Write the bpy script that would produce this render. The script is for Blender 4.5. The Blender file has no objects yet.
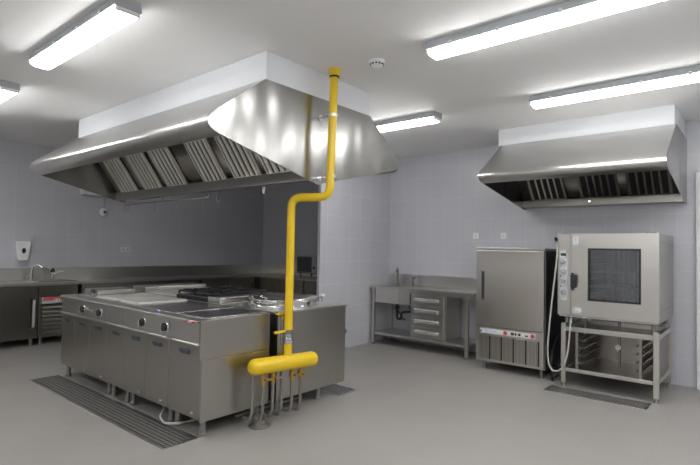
import bpy, bmesh, math, random
from math import pi, sin, cos
from mathutils import Vector, Matrix
random.seed(4)
C = bpy.context.scene.collection
sc = bpy.context.scene

# ------------------------------------------------------------------ materials
def newmat(name):
    m = bpy.data.materials.new(name); m.use_nodes = True
    nt = m.node_tree; b = nt.nodes['Principled BSDF']
    return m, nt, b
def plain(name, col, rough=.5, metal=0., spec=.5, coat=0.):
    m, nt, b = newmat(name)
    b.inputs['Base Color'].default_value = (*col, 1); b.inputs['Roughness'].default_value = rough
    b.inputs['Metallic'].default_value = metal; b.inputs['Specular IOR Level'].default_value = spec
    b.inputs['Coat Weight'].default_value = coat
    n = nt.nodes.new('ShaderNodeTexNoise'); n.inputs['Scale'].default_value = 14
    mr = nt.nodes.new('ShaderNodeMapRange')
    mr.inputs['To Min'].default_value = max(rough-.05, .02); mr.inputs['To Max'].default_value = min(rough+.05, 1)
    nt.links.new(n.outputs['Fac'], mr.inputs['Value']); nt.links.new(mr.outputs['Result'], b.inputs['Roughness'])
    return m
def steel(name, col=(.62, .605, .57), rough=.30, brush=(1, 1, 8), bump=.0, wave=0., wscale=1.3, spread=.006, wvec=(1, 1, 1)):
    m, nt, b = newmat(name)
    b.inputs['Metallic'].default_value = 1
    tc = nt.nodes.new('ShaderNodeTexCoord'); mp = nt.nodes.new('ShaderNodeMapping')
    mp.inputs['Scale'].default_value = brush
    nt.links.new(tc.outputs['Object'], mp.inputs['Vector'])
    n = nt.nodes.new('ShaderNodeTexNoise'); n.inputs['Scale'].default_value = 3; n.inputs['Detail'].default_value = 3
    nt.links.new(mp.outputs['Vector'], n.inputs['Vector'])
    mr = nt.nodes.new('ShaderNodeMapRange')
    mr.inputs['To Min'].default_value = rough-spread; mr.inputs['To Max'].default_value = rough+spread
    nt.links.new(n.outputs['Fac'], mr.inputs['Value']); nt.links.new(mr.outputs['Result'], b.inputs['Roughness'])
    mx = nt.nodes.new('ShaderNodeMix'); mx.data_type = 'RGBA'
    mx.inputs['A'].default_value = (*[c*.985 for c in col], 1); mx.inputs['B'].default_value = (*[min(c*1.015, 1) for c in col], 1)
    nt.links.new(n.outputs['Fac'], mx.inputs['Factor']); nt.links.new(mx.outputs['Result'], b.inputs['Base Color'])
    last = None
    if wave:
        mw = nt.nodes.new('ShaderNodeMapping'); mw.inputs['Scale'].default_value = wvec; nt.links.new(tc.outputs['Object'], mw.inputs['Vector'])
        n2 = nt.nodes.new('ShaderNodeTexNoise'); n2.inputs['Scale'].default_value = wscale; n2.inputs['Detail'].default_value = 1
        nt.links.new(mw.outputs['Vector'], n2.inputs['Vector'])
        b2 = nt.nodes.new('ShaderNodeBump'); b2.inputs['Strength'].default_value = 1; b2.inputs['Distance'].default_value = wave
        nt.links.new(n2.outputs['Fac'], b2.inputs['Height']); 
        last = b2
    if last: nt.links.new(last.outputs['Normal'], b.inputs['Normal'])
    return m
def tiles(name, axes, w, h, col, joint, rough=.25, jw=.004, off=(0, 0), var=.03, scuff=0., offset=0., bump=.05):
    m, nt, b = newmat(name)
    tc = nt.nodes.new('ShaderNodeTexCoord'); sp = nt.nodes.new('ShaderNodeSeparateXYZ'); cb = nt.nodes.new('ShaderNodeCombineXYZ')
    nt.links.new(tc.outputs['Object'], sp.inputs[0])
    for i, a in enumerate(axes):
        ad = nt.nodes.new('ShaderNodeMath'); ad.inputs[1].default_value = off[i]+50*w*(1 if i == 0 else 0)+50*h*(1 if i == 1 else 0)
        nt.links.new(sp.outputs[a], ad.inputs[0]); nt.links.new(ad.outputs[0], cb.inputs[i])
    br = nt.nodes.new('ShaderNodeTexBrick'); br.offset = offset; br.squash = 1
    br.inputs['Scale'].default_value = 1; br.inputs['Brick Width'].default_value = w; br.inputs['Row Height'].default_value = h
    br.inputs['Mortar Size'].default_value = jw; br.inputs['Mortar Smooth'].default_value = .3; br.inputs['Bias'].default_value = 0
    br.inputs['Color1'].default_value = (*[c*(1-var) for c in col], 1); br.inputs['Color2'].default_value = (*[c*(1+var) for c in col], 1)
    br.inputs['Mortar'].default_value = (*joint, 1)
    nt.links.new(cb.outputs[0], br.inputs['Vector'])
    out = br.outputs['Color']
    n = nt.nodes.new('ShaderNodeTexNoise'); n.inputs['Scale'].default_value = 1.1; n.inputs['Detail'].default_value = 6
    nt.links.new(tc.outputs['Object'], n.inputs['Vector'])
    mx = nt.nodes.new('ShaderNodeMix'); mx.data_type = 'RGBA'; mx.blend_type = 'MULTIPLY'; mx.inputs['Factor'].default_value = 1
    cr = nt.nodes.new('ShaderNodeMapRange'); cr.inputs['To Min'].default_value = .93-scuff; cr.inputs['To Max'].default_value = 1.05
    nt.links.new(n.outputs['Fac'], cr.inputs['Value']); nt.links.new(out, mx.inputs['A']); nt.links.new(cr.outputs['Result'], mx.inputs['B'])
    nt.links.new(mx.outputs['Result'], b.inputs['Base Color'])
    mr = nt.nodes.new('ShaderNodeMapRange'); mr.inputs['To Min'].default_value = rough; mr.inputs['To Max'].default_value = rough+.25
    nt.links.new(br.outputs['Fac'], mr.inputs['Value']); nt.links.new(mr.outputs['Result'], b.inputs['Roughness'])
    bp = nt.nodes.new('ShaderNodeBump'); bp.invert = True; bp.inputs['Strength'].default_value = bump; bp.inputs['Distance'].default_value = .002
    nt.links.new(br.outputs['Fac'], bp.inputs['Height']); nt.links.new(bp.outputs['Normal'], b.inputs['Normal'])
    return m
def emit(name, col, s):
    m, nt, b = newmat(name)
    b.inputs['Base Color'].default_value = (.9, .9, .9, 1)
    b.inputs['Emission Color'].default_value = (*col, 1); b.inputs['Emission Strength'].default_value = s
    return m

WALL = (.60, .605, .65)
M_wx = tiles('tile_wall_facing_x', (1, 2), .25, .33, WALL, (.625, .63, .672), off=(.05, .03), var=.012)
M_wy = tiles('tile_wall_facing_y', (0, 2), .25, .33, WALL, (.625, .63, .672), off=(.02, .03), var=.012)
M_floor = tiles('floor_tile', (0, 1), .445, .445, (.335, .32, .30), (.36, .345, .325), rough=.42, jw=.004, off=(.22, .12), var=.018, scuff=.05, bump=.1)
M_ceil = plain('ceiling_paint', (.88, .88, .875), .8)
M_white = plain('white_paint', (.80, .82, .85), .7)
M_plastic = plain('white_plastic', (.88, .88, .88), .35)
M_greyplastic = plain('grey_plastic', (.45, .47, .50), .4)
M_steel = steel('brushed_steel')
M_steelv = steel('brushed_steel_vertical', (.66, .64, .595), .30, (40, 40, 1.2))
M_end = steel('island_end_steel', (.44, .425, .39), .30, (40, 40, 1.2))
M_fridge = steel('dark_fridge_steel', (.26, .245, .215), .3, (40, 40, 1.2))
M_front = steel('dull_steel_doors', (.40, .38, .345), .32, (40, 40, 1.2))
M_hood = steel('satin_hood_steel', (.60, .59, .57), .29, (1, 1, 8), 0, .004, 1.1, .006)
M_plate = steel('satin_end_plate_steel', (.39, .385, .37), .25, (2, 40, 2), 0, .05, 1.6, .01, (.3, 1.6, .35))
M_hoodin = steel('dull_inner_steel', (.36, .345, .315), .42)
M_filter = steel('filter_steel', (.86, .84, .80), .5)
M_filterdk = plain('dark_filter_gap', (.03, .03, .03), .5, .5)
M_top = steel('polished_plate', (.78, .765, .73), .20, (1.5, 50, 50), .01, 0, 1, .05)
M_hob = steel('smooth_hotplate', (.58, .57, .56), .25, (2, 2, 2), .01)
M_iron = plain('cast_iron', (.015, .015, .017), .45)
M_black = plain('black_plastic', (.02, .02, .022), .35)
M_dark = plain('dark_void_panel', (.03, .03, .03), .6)
M_chrome = plain('chrome', (.75, .75, .76), .1, 1)
M_darkchrome = plain('dark_chrome', (.30, .30, .31), .15, 1)
M_yellow = plain('yellow_pipe_paint', (.83, .57, .012), .34, 0, .5, .15)
M_brass = plain('brass', (.60, .40, .14), .3, 1)
M_rubber = plain('grey_rubber_hose', (.45, .45, .43), .45)
M_pipe = plain('galvanised_pipe', (.33, .32, .30), .4, .8)
M_red = plain('red_print', (.62, .05, .05), .4)
M_label = plain('pale_label', (.74, .74, .74), .4)
M_panelgrey = plain('pale_control_panel', (.50, .52, .53), .35)
M_handle = plain('dark_blue_grey_grip', (.06, .075, .09), .3)
M_drain = steel('drain_grate_steel', (.52, .51, .49), .45, (20, 20, 20))
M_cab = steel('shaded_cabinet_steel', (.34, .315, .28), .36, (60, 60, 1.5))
M_emit = emit('fluorescent_diffuser', (1, .995, .98), 20)
m, nt, b = newmat('oven_glass')
nt.nodes.remove(b)
tr_ = nt.nodes.new('ShaderNodeBsdfTransparent'); tr_.inputs[0].default_value = (.80, .83, .83, 1)
gl_ = nt.nodes.new('ShaderNodeBsdfGlossy'); gl_.inputs['Roughness'].default_value = .04
fr_ = nt.nodes.new('ShaderNodeFresnel'); fr_.inputs['IOR'].default_value = 2.4
mx_ = nt.nodes.new('ShaderNodeMixShader')
nt.links.new(fr_.outputs[0], mx_.inputs[0]); nt.links.new(tr_.outputs[0], mx_.inputs[1]); nt.links.new(gl_.outputs[0], mx_.inputs[2])
nt.links.new(mx_.outputs[0], nt.nodes['Material Output'].inputs['Surface'])
M_glass = m

# ------------------------------------------------------------------ mesh builder
SPLIT = {'end_cap', 'clip', 'tray_slide', 'rails', 'black_print', 'red_emblem', 'rack', 'wire_shelf', 'digits', 'vent_slot', 'supply_hose', 'support_foot', 'top_cap_screw', 'filter_bank', 'panel_mark', 'plate_print'}
class MB:
    def __init__(s): s.bm = bmesh.new(); s.smooth = []
    def _xf(s, vs, R):
        if R is not None:
            for v in vs: v.co = R @ v.co
    def box(s, x0, x1, y0, y1, z0, z1, R=None, smooth=False):
        if x0 > x1: x0, x1 = x1, x0
        if y0 > y1: y0, y1 = y1, y0
        if z0 > z1: z0, z1 = z1, z0
        v = [s.bm.verts.new((x, y, z)) for z in (z0, z1) for y in (y0, y1) for x in (x0, x1)]
        for f in ((0, 2, 3, 1), (4, 5, 7, 6), (0, 1, 5, 4), (2, 6, 7, 3), (0, 4, 6, 2), (1, 3, 7, 5)):
            s.bm.faces.new([v[i] for i in f])
        s._xf(v, R); return s
    def tube(s, pts, r, n=14, cap=True, closed=False):
        pts = [Vector(p) for p in pts]; rs = r if isinstance(r, (list, tuple)) else [r]*len(pts)
        N = len(pts); rings = []; up = None
        for i, p in enumerate(pts):
            if closed: t = pts[(i+1) % N]-pts[i-1]
            else: t = pts[min(i+1, N-1)]-pts[max(i-1, 0)]
            if t.length < 1e-9: t = Vector((0, 0, 1))
            t.normalize()
            if up is None: up = t.orthogonal().normalized()
            up = (up-t*up.dot(t)); up = up.normalized() if up.length > 1e-6 else t.orthogonal().normalized()
            w = t.cross(up)
            rings.append([s.bm.verts.new(p+rs[i]*(cos(2*pi*k/n)*up+sin(2*pi*k/n)*w)) for k in range(n)])
        for i in range(N if closed else N-1):
            a, b_ = rings[i], rings[(i+1) % N]
            for k in range(n):
                f = s.bm.faces.new((a[k], a[(k+1) % n], b_[(k+1) % n], b_[k])); f.smooth = True
        if cap and not closed:
            s.bm.faces.new(rings[0][::-1]); s.bm.faces.new(rings[-1])
        return s
    def cyl(s, p, q, r, n=20, r2=None):
        return s.tube([p, q], [r, r2 if r2 is not None else r], n)
    def lathe(s, c, prof, n=32, axis='z'):
        c = Vector(c); rings = []
        for (r, h) in prof:
            ring = []
            for k in range(n):
                a = 2*pi*k/n; u, w = r*cos(a), r*sin(a)
                d = {'z': (u, w, h), 'y': (u, h, w), 'x': (h, u, w)}[axis]
                ring.append(s.bm.verts.new(c+Vector(d)))
            rings.append(ring)
        for a, b_ in zip(rings, rings[1:]):
            for k in range(n):
                f = s.bm.faces.new((a[k], a[(k+1) % n], b_[(k+1) % n], b_[k])); f.smooth = True
        s.bm.faces.new(rings[0][::-1]); s.bm.faces.new(rings[-1]); return s
    def prism(s, poly, a0, a1, axis='x', smooth=False):
        def P(p, a): return {'x': (a, p[0], p[1]), 'y': (p[0], a, p[1]), 'z': (p[0], p[1], a)}[axis]
        A = [s.bm.verts.new(P(p, a0)) for p in poly]; B = [s.bm.verts.new(P(p, a1)) for p in poly]; n = len(poly)
        s.bm.faces.new(A[::-1]); s.bm.faces.new(B)
        for k in range(n):
            f = s.bm.faces.new((A[k], A[(k+1) % n], B[(k+1) % n], B[k])); f.smooth = smooth
        return s
    def sheet(s, line, x0, x1, t=.003):
        """open profile (y,z) swept along x with thickness t"""
        L = [Vector((0, *p)) for p in line]; off = []
        for i, p in enumerate(L):
            d = L[min(i+1, len(L)-1)]-L[max(i-1, 0)]; nrm = Vector((0, -d.z, d.y)).normalized(); off.append(p+nrm*t)
        poly = [(p.y, p.z) for p in L]+[(p.y, p.z) for p in off[::-1]]
        return s.prism(poly, x0, x1, 'x', True)
    def build(s, name, mat, parent=None, loc=None, bevel=0., autosmooth=35):
        if name in SPLIT and parent is not None:
            s.bm.verts.index_update(); seen = set(); isl = []
            for v in s.bm.verts:
                if v in seen: continue
                st, grp = [v], []; seen.add(v)
                while st:
                    q = st.pop(); grp.append(q)
                    for e in q.link_edges:
                        o2 = e.other_vert(q)
                        if o2 not in seen: seen.add(o2); st.append(o2)
                isl.append(grp)
            if len(isl) > 1:
                first = None
                for grp in isl:
                    m2 = MB(); mp_ = {v: m2.bm.verts.new(v.co) for v in grp}; fs = {f_ for v in grp for f_ in v.link_faces}
                    for f_ in fs:
                        nf = m2.bm.faces.new([mp_[v] for v in f_.verts]); nf.smooth = f_.smooth
                    o2 = m2.build(name, mat, parent, loc, bevel, autosmooth)
                    first = first or o2
                return first
        bmesh.ops.recalc_face_normals(s.bm, faces=s.bm.faces)
        root = parent
        while root is not None and root.parent is not None: root = root.parent
        if parent is None:
            if loc is None:
                xs = [v.co for v in s.bm.verts]
                loc = Vector(((min(p.x for p in xs)+max(p.x for p in xs))/2, (min(p.y for p in xs)+max(p.y for p in xs))/2, min(p.z for p in xs)))
            o_ = Vector(loc)
        else: o_ = root.location.copy()
        for v in s.bm.verts: v.co -= o_
        for e in s.bm.edges:
            if len(e.link_faces) == 2 and e.calc_face_angle(0) > math.radians(autosmooth): e.smooth = False
        me = bpy.data.meshes.new(name); s.bm.to_mesh(me); s.bm.free()
        me.materials.append(mat)
        o = bpy.data.objects.new(name, me); C.objects.link(o)
        if parent is None: o.location = o_
        else: o.parent = parent
        if bevel:
            md = o.modifiers.new('bevel', 'BEVEL'); md.width = bevel; md.segments = 2; md.limit_method = 'ANGLE'; md.angle_limit = math.radians(50)
        return o
def thing(name, label, cat, loc, group=None):
    o = bpy.data.objects.new(name, None); C.objects.link(o); o.location = loc
    o.empty_display_size = .1
    return tag(o, label, cat, group)
def tag(o, label, cat, group=None, kind=None):
    o['label'] = label; o['category'] = cat
    if group: o['group'] = group
    if kind: o['kind'] = kind
    return o
def struct(o): o['kind'] = 'structure'; return o
def dup(root, loc, label=None, group=None):
    r = root.copy(); C.objects.link(r); r.location = loc
    if label: r['label'] = label
    if group: r['group'] = group
    for ch in list(root.children):
        c = ch.copy(); C.objects.link(c); c.parent = r
        for g in list(ch.children):
            d = g.copy(); C.objects.link(d); d.parent = c
    return r
def fillet(pts, r, n=7, closed=False):
    pts = [Vector(p) for p in pts]; out = []; N = len(pts)
    for i in range(N):
        if not closed and i in (0, N-1): out.append(pts[i]); continue
        p = pts[i]; a = (pts[i-1]-p); b_ = (pts[(i+1) % N]-p); rr = r[i] if isinstance(r, (list, tuple)) else r
        if rr <= 0: out.append(p); continue
        ang = a.angle(b_); d = min(rr/math.tan(ang/2), a.length*.49, b_.length*.49)
        p0 = p+a.normalized()*d; p1 = p+b_.normalized()*d
        for k in range(n+1):
            t = k/n; out.append((1-t)**2*p0+2*t*(1-t)*p+t*t*p1)
    return out
def poly2(pts, r, n=7):
    return [(p.x, p.y) for p in fillet([Vector((a, b_, 0)) for a, b_ in pts], r, n, True)]

# ------------------------------------------------------------------ camera (at 1.47 m)
cam = bpy.data.cameras.new('camera'); co = bpy.data.objects.new('camera', cam); C.objects.link(co)
f = 494.7
def ray(u, v): return Vector((u-350, 232.5-v, -f))
ax = -ray(-240, 238).normalized(); ay = ray(765, 257); ay = (ay-ax*ay.dot(ax)).normalized(); az = ax.cross(ay)
co.matrix_world = Matrix((ax, ay, az)).to_4x4() if False else Matrix.Translation((0, 0, 1.47)) @ Matrix((ax, ay, az)).to_4x4()
cam.sensor_width = 36; cam.sensor_fit = 'HORIZONTAL'; cam.lens = f/700*36; cam.clip_start = .05
sc.camera = co

# ------------------------------------------------------------------ room
XL, XR, YF, YB, YR, ZC = -8.65, 1.7, -2.6, 6.75, 7.26, 3.0
struct(MB().box(XL-.15, XR+.15, YF-.15, YR+.15, -.1, 0).build('floor', M_floor, loc=(0, 0, -.1)))
struct(MB().box(XL-.15, XR+.15, YF-.15, YR+.15, ZC, ZC+.1).build('ceiling', M_ceil, loc=(0, 0, ZC)))
struct(MB().box(XL-.15, XL, YF, YR+.15, 0, ZC).build('wall_left', M_wx, loc=(0, 0, 0)))
struct(MB().box(XR, XR+.15, YF, YB+.15, 0, ZC).build('wall_right', M_wx, loc=(0, 0, 0)))
struct(MB().box(XL-.15, XR+.15, YF-.15, YF, 0, ZC).build('wall_front', M_wy, loc=(0, 0, 0)))
struct(MB().box(-4.82, XR, YB, YB+.15, 0, ZC).build('wall_back', M_wy, loc=(0, 0, 0)))
struct(MB().box(XL, -4.87, YR, YR+.15, 0, ZC).build('wall_recess', M_wy, loc=(0, 0, 0)))
struct(MB().box(-4.84, -4.79, 5.06, 6.27, 0, ZC).build('wall_partition', M_wx, loc=(0, 0, 0)))
struct(MB().box(-4.87, -4.82, 6.2705, YR+.15, 0, ZC).build('wall_side', M_wx, loc=(0, 0, 0)))
# doorway in the back wall, just at the right of the picture
d = struct(MB().box(-.50, .52, YB-.05, YB-.01, 0, 2.32).build('door_1', M_white, bevel=.003))
MB().box(-.585, -.505, YB-.07, YB-.001, 0, 2.40).box(.525, .605, YB-.07, YB-.001, 0, 2.40).box(-.505, .525, YB-.07, YB-.001, 2.325, 2.40).build('door_frame', M_white, d, bevel=.004)
MB().cyl((.42, YB-.05, 1.05), (.42, YB-.10, 1.05), .012).cyl((.42, YB-.10, 1.05), (.30, YB-.10, 1.05), .010).build('door_handle', M_chrome, d)
# plaster boxings between hoods and ceiling
struct(MB().box(-6.47, -2.95, 2.47, 3.77, 2.76, ZC).build('trim_1', M_white, bevel=.006))
struct(MB().box(-2.55, -.69, 5.90, YB, 2.795, ZC).build('trim_2', M_white, bevel=.006))

# ------------------------------------------------------------------ ceiling lights
def light_fixture(xc, yc, label):
    t = thing('ceiling_light', label, 'light', (xc, yc, ZC))
    L = .755
    prof = poly2([(yc-.075, ZC), (yc+.075, ZC), (yc+.088, ZC-.062), (yc-.088, ZC-.062)], .004, 3)
    MB().prism(prof, xc-L, xc+L).build('housing', M_greyplastic, t)
    dif = poly2([(yc-.083, ZC-.0622), (yc+.083, ZC-.0622), (yc+.076, ZC-.086), (yc+.048, ZC-.102), (yc-.048, ZC-.102), (yc-.076, ZC-.086)], .008, 3)
    MB().prism(dif, xc-L+.02, xc+L-.02, 'x', True).build('diffuser', M_emit, t)
    cp = MB()
    for s_ in (-1, 1): cp.box(xc+s_*L, xc+s_*(L-.0195), yc-.078, yc+.078, ZC-.092, ZC-.0622)
    cp.build('end_cap', M_plastic, t, bevel=.006)
    cl = MB()
    for k in (-.55, -.2, .2, .55):
        for s_ in (-1, 1): cl.box(xc+k-.012, xc+k+.012, yc+s_*.0885, yc+s_*.093, ZC-.075, ZC-.045)
    cl.build('clip', M_chrome, t)
    return t
lights = [(-3.78, 1.42, 'long fluorescent ceiling light above the front left of the island hood'),
          (-6.24, 1.47, 'fluorescent ceiling light cut off at the left edge, above the soap dispenser wall'),
          (-1.14, 3.16, 'large fluorescent ceiling light in front of the island hood and nearest the top edge'),
          (-1.0, 4.86, 'fluorescent ceiling light right above the wall hood over the ovens'),
          (-3.51, 4.76, 'fluorescent ceiling light between the island hood and the wall hood'),
          (-1.22, 1.46, 'added unseen fluorescent ceiling light above the camera position'),  # from here on, unseen fixtures added to brighten the room
          (-1.22, -.6, 'added unseen fluorescent ceiling light behind the camera position'),
          (-6.72, -.8, 'added fluorescent ceiling light in the unseen far front left corner of the room'),
          (-1.22, -1.9, 'added unseen fluorescent ceiling light nearest the front wall behind the camera'),
          (.85, 1.46, 'added unseen fluorescent ceiling light to the right of the camera position'),
          (.85, 3.08, 'added unseen fluorescent ceiling light beyond the right edge of the picture'),
          (.85, 4.78, 'added unseen fluorescent ceiling light near the doorway beyond the right edge'),
          (-4.02, -.8, 'added fluorescent ceiling light in the unseen front left of the room')]
for a in lights: light_fixture(*a)

# smoke detector
t = thing('smoke_detector', 'small round white smoke detector on the ceiling beside the island hood', 'smoke detector', (-2.40, 3.16, ZC))
MB().lathe((-2.40, 3.16, ZC), [(.062, 0), (.062, -.012), (.055, -.02), (.05, -.04), (.03, -.055), (.012, -.058)], 28).build('cover', M_plastic, t)
sl = MB()
for k in range(12):
    a = k*pi/6; R = Matrix.Translation((-2.40, 3.16, ZC-.032)) @ Matrix.Rotation(a, 4, 'Z')
    sl.box(.049, .056, -.007, .007, -.006, .006, R)
sl.build('vent_slot', M_black, t)

# ------------------------------------------------------------------ exhaust hood over island
def filters(parent, x0, w, p_low, p_top, nsl=5):
    """baffle filter: frame plate + slats lying on the slope between two (y,z) points"""
    a = Vector((0, *p_low)); b_ = Vector((0, *p_top)); d = (b_-a); L = d.length; d.normalize(); n = Vector((0, -d.z, d.y))
    if n.z > 0: n = -n
    R = Matrix(((1, 0, 0, x0), (0, d.y, n.y, a.y), (0, d.z, n.z, a.z), (0, 0, 0, 1)))
    fr = MB(); e = .018
    fr.box(0, w, 0, e, -.012, .004, R).box(0, w, L-e, L, -.012, .004, R).box(0, e, e, L-e, -.012, .004, R).box(w-e, w, e, L-e, -.012, .004, R)
    g = fr.build('grease_filter', M_filter, parent)
    MB().box(e, w-e, e, L-e, -.012, -.008, R).build('filter_back', M_filterdk, g)
    sm = MB(); p = (w-2*e)/nsl
    for k in range(nsl):
        c = e+p*(k+.5)
        for (q0, q1, z0) in ((c-p*.32, c-p*.18, .002), (c-p*.18, c+p*.18, .006), (c+p*.18, c+p*.32, .002)):
            sm.box(q0, q1, e, L-e, -.006, z0, R)
    sm.build('baffle_slats', M_filter, g)
    return g
hd = thing('exhaust_hood', 'big stainless steel exhaust hood hanging over the central cooking island', 'exhaust hood', (-4.7, 3.12, 2.02))
HX0, HX1 = -6.46, -2.95
yc = 3.12
front = [(p.x, p.y) for p in fillet([(2.465, 2.768, 0), (1.867, 2.316, 0), (3.06, 2.02, 0)], [0, .10, 0], 12)[:-1]]
MB().sheet(front, HX0, HX1, -.004).build('front_canopy', M_hood, hd)
back = [(2*yc-a, b_) for a, b_ in front]
MB().sheet(back, HX0, HX1, .004).build('rear_canopy', M_hood, hd)
MB().box(HX0, HX1, 2.47, 3.77, 2.745, 2.765).build('hood_top', M_hood, hd)
outline = poly2([(2.46, 2.772), (3.78, 2.772), (4.385, 2.335), (3.06, 2.02), (1.865, 2.315)], [.02, .02, .10, .05, .10], 12)
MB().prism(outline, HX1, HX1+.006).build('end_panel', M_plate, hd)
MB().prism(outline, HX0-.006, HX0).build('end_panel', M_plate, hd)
# V-shaped end flanges and inner lining
ins = [(2.07, 2.268), (2.08, 2.34), (2.46, 2.66), (2.68, 2.53)]
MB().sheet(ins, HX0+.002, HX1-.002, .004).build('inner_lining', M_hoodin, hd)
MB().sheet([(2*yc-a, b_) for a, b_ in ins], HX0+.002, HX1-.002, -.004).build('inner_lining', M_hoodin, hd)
# filter banks (back bank as plain plates)
bx = MB()
pl, pt = (2.955, 2.13), (2.69, 2.51)
bx.sheet([(pl[0]+.016, pl[1]+.012), (pt[0]+.016, pt[1]+.012)], HX0+.002, HX1-.002, -.003)
bx.sheet([(2*yc-pl[0]-.016, pl[1]+.012), (2*yc-pt[0]-.016, pt[1]+.012)], HX0+.002, HX1-.002, .003)
bx.build('filter_bank', M_hoodin, hd)
for (a, w) in ((-6.30, .43), (-5.70, .40), (-5.19, .41), (-4.47, .39), (-3.95, .40), (-3.47, .42)):
    filters(hd, a, w, pl, pt, 5)
MB().prism([(2.945, 2.145), (2.945, 2.045), (3.05, 2.05), (3.295, 2.095), (3.295, 2.145), (3.27, 2.145), (3.27, 2.115), (2.97, 2.07), (2.97, 2.145)], HX0+.002, HX1-.002).build('grease_trough', M_hoodin, hd)
rl = MB().cyl((-6.32, 3.0, 1.985), (-4.45, 3.0, 1.985), .008, 10)
for x in (-6.3, -5.4, -4.47): rl.cyl((x, 3.0, 1.985), (x, 3.03, 2.052), .004, 8)
rl.build('hook_rail', M_pipe, hd)
dr = MB().lathe((-3.7, 3.10, 2.02), [(.016, .045), (.016, .0), (.010, -.03)], 14)
dr.build('drain_plug', M_chrome, hd)
def hook(x, z, lab, ring=False):
    if ring:
        pts = [(x+.035*cos(a), 3.0, z-.036+.035*sin(a)) for a in [k*2*pi/20 for k in range(20)]]
        o = MB().tube(pts, .0045, 8, closed=True).build('hanging_ring', M_pipe)
        return tag(o, lab, 'ring', None)
    pts = [(x-.014, 3.0, z-.012), (x-.012, 3.0, z+.006), (x, 3.0, z+.0145), (x+.013, 3.0, z+.002), (x+.004, 3.0, z-.03), (x-.004, 3.0, z-.055), (x-.010, 3.0, z-.082), (x, 3.0, z-.098), (x+.014, 3.0, z-.086)]
    return tag(MB().tube(fillet(pts, .012, 4), .004, 8).build('utensil_hook', M_pipe), lab, 'hook', 'steel hooks on the island hood rail')
hook(-6.24, 1.977, 'open steel ring hanging near the left end of the hood rail', True)
for x, lab in ((-6.31, 'steel hook hanging at the far left end of the hood rail beside the ring'), (-5.55, 'second steel hook from the left, on the island hood rail'),
               (-5.06, 'steel hook in the middle of the island hood rail'), (-4.56, 'fourth steel hook from the left, near the right end of the hood rail')):
    hook(x, 1.982, lab)
o = MB().tube(fillet([(-4.30, 3.03, 2.046), (-4.30, 3.0, 2.0), (-4.30, 2.99, 1.95), (-4.28, 2.99, 1.915), (-4.255, 3.0, 1.935)], .02, 5), .0055, 8).build('utensil_hook', M_pipe)
tag(o, 'steel hook fixed straight to the island hood trough right of the rail', 'hook', 'steel hooks on the island hood rail')

# ------------------------------------------------------------------ wall hood
wh = thing('exhaust_hood', 'smaller stainless steel wall hood above the blast chiller and oven', 'exhaust hood', (-1.7, 6.2, 2.05))
WX0, WX1 = -2.50, -.68
wf = [(p.x, p.y) for p in fillet([(5.90, 2.79, 0), (5.138, 2.299, 0), (6.62, 2.05, 0)], [0, .085, 0], 12)[:-1]]
MB().sheet(wf, WX0, WX1, -.004).build('front_canopy', M_hood, wh)
MB().box(WX0, WX1, 5.90, YB-.002, 2.772, 2.79).build('hood_top', M_hood, wh)
wo = poly2([(5.89, 2.795), (YB-.002, 2.795), (YB-.002, 2.05), (6.62, 2.05), (5.137, 2.298)], [.01, 0, 0, .02, .085], 12)
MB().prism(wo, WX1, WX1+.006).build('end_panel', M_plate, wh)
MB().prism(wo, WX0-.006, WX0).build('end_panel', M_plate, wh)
MB().sheet([(5.33, 2.268), (5.34, 2.33), (5.95, 2.72), (6.37, 2.44)], WX0+.002, WX1-.002, .004).build('inner_lining', M_hoodin, wh)
MB().sheet([(6.616, 2.172), (6.386, 2.432)], WX0+.002, WX1-.002, -.003).build('filter_bank', M_hoodin, wh)
MB().prism([(6.60, 2.16), (6.60, 2.075), (YB-.003, 2.07), (YB-.003, 2.09), (6.62, 2.10), (6.62, 2.16)], WX0+.002, WX1-.002).build('grease_trough', M_end, wh)
for x in (-2.37, -1.76, -1.23):
    a = Vector((0, 6.6, 2.16)); b_ = Vector((0, 6.37, 2.42)); d_ = b_-a; L = d_.length; d_.normalize(); n_ = Vector((0, -d_.z, d_.y)); n_ = -n_ if n_.z > 0 else n_
    R = Matrix(((1, 0, 0, x), (0, d_.y, n_.y, a.y), (0, d_.z, n_.z, a.z), (0, 0, 0, 1))); w = .44
    fr = MB().box(0, w, 0, .015, -.012, .004, R).box(0, w, L-.015, L, -.012, .004, R).box(0, .03, .015, L-.015, -.012, .004, R).box(w-.03, w, .015, L-.015, -.012, .004, R)
    g = fr.build('grease_filter', M_hoodin, wh)
    MB().box(.03, w-.03, .015, L-.015, -.012, -.009, R).build('filter_back', M_filterdk, g)
    sm = MB()
    for k in range(1, 5): sm.box(.03+k*.076-.010, .03+k*.076+.010, .015, L-.015, -.006, .006, R)
    sm.build('baffle_slats', M_steel, g)
MB().cyl((-1.66, 6.5995, 2.12), (-1.66, 6.58, 2.12), .012).build('knob', M_chrome, wh)

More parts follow.
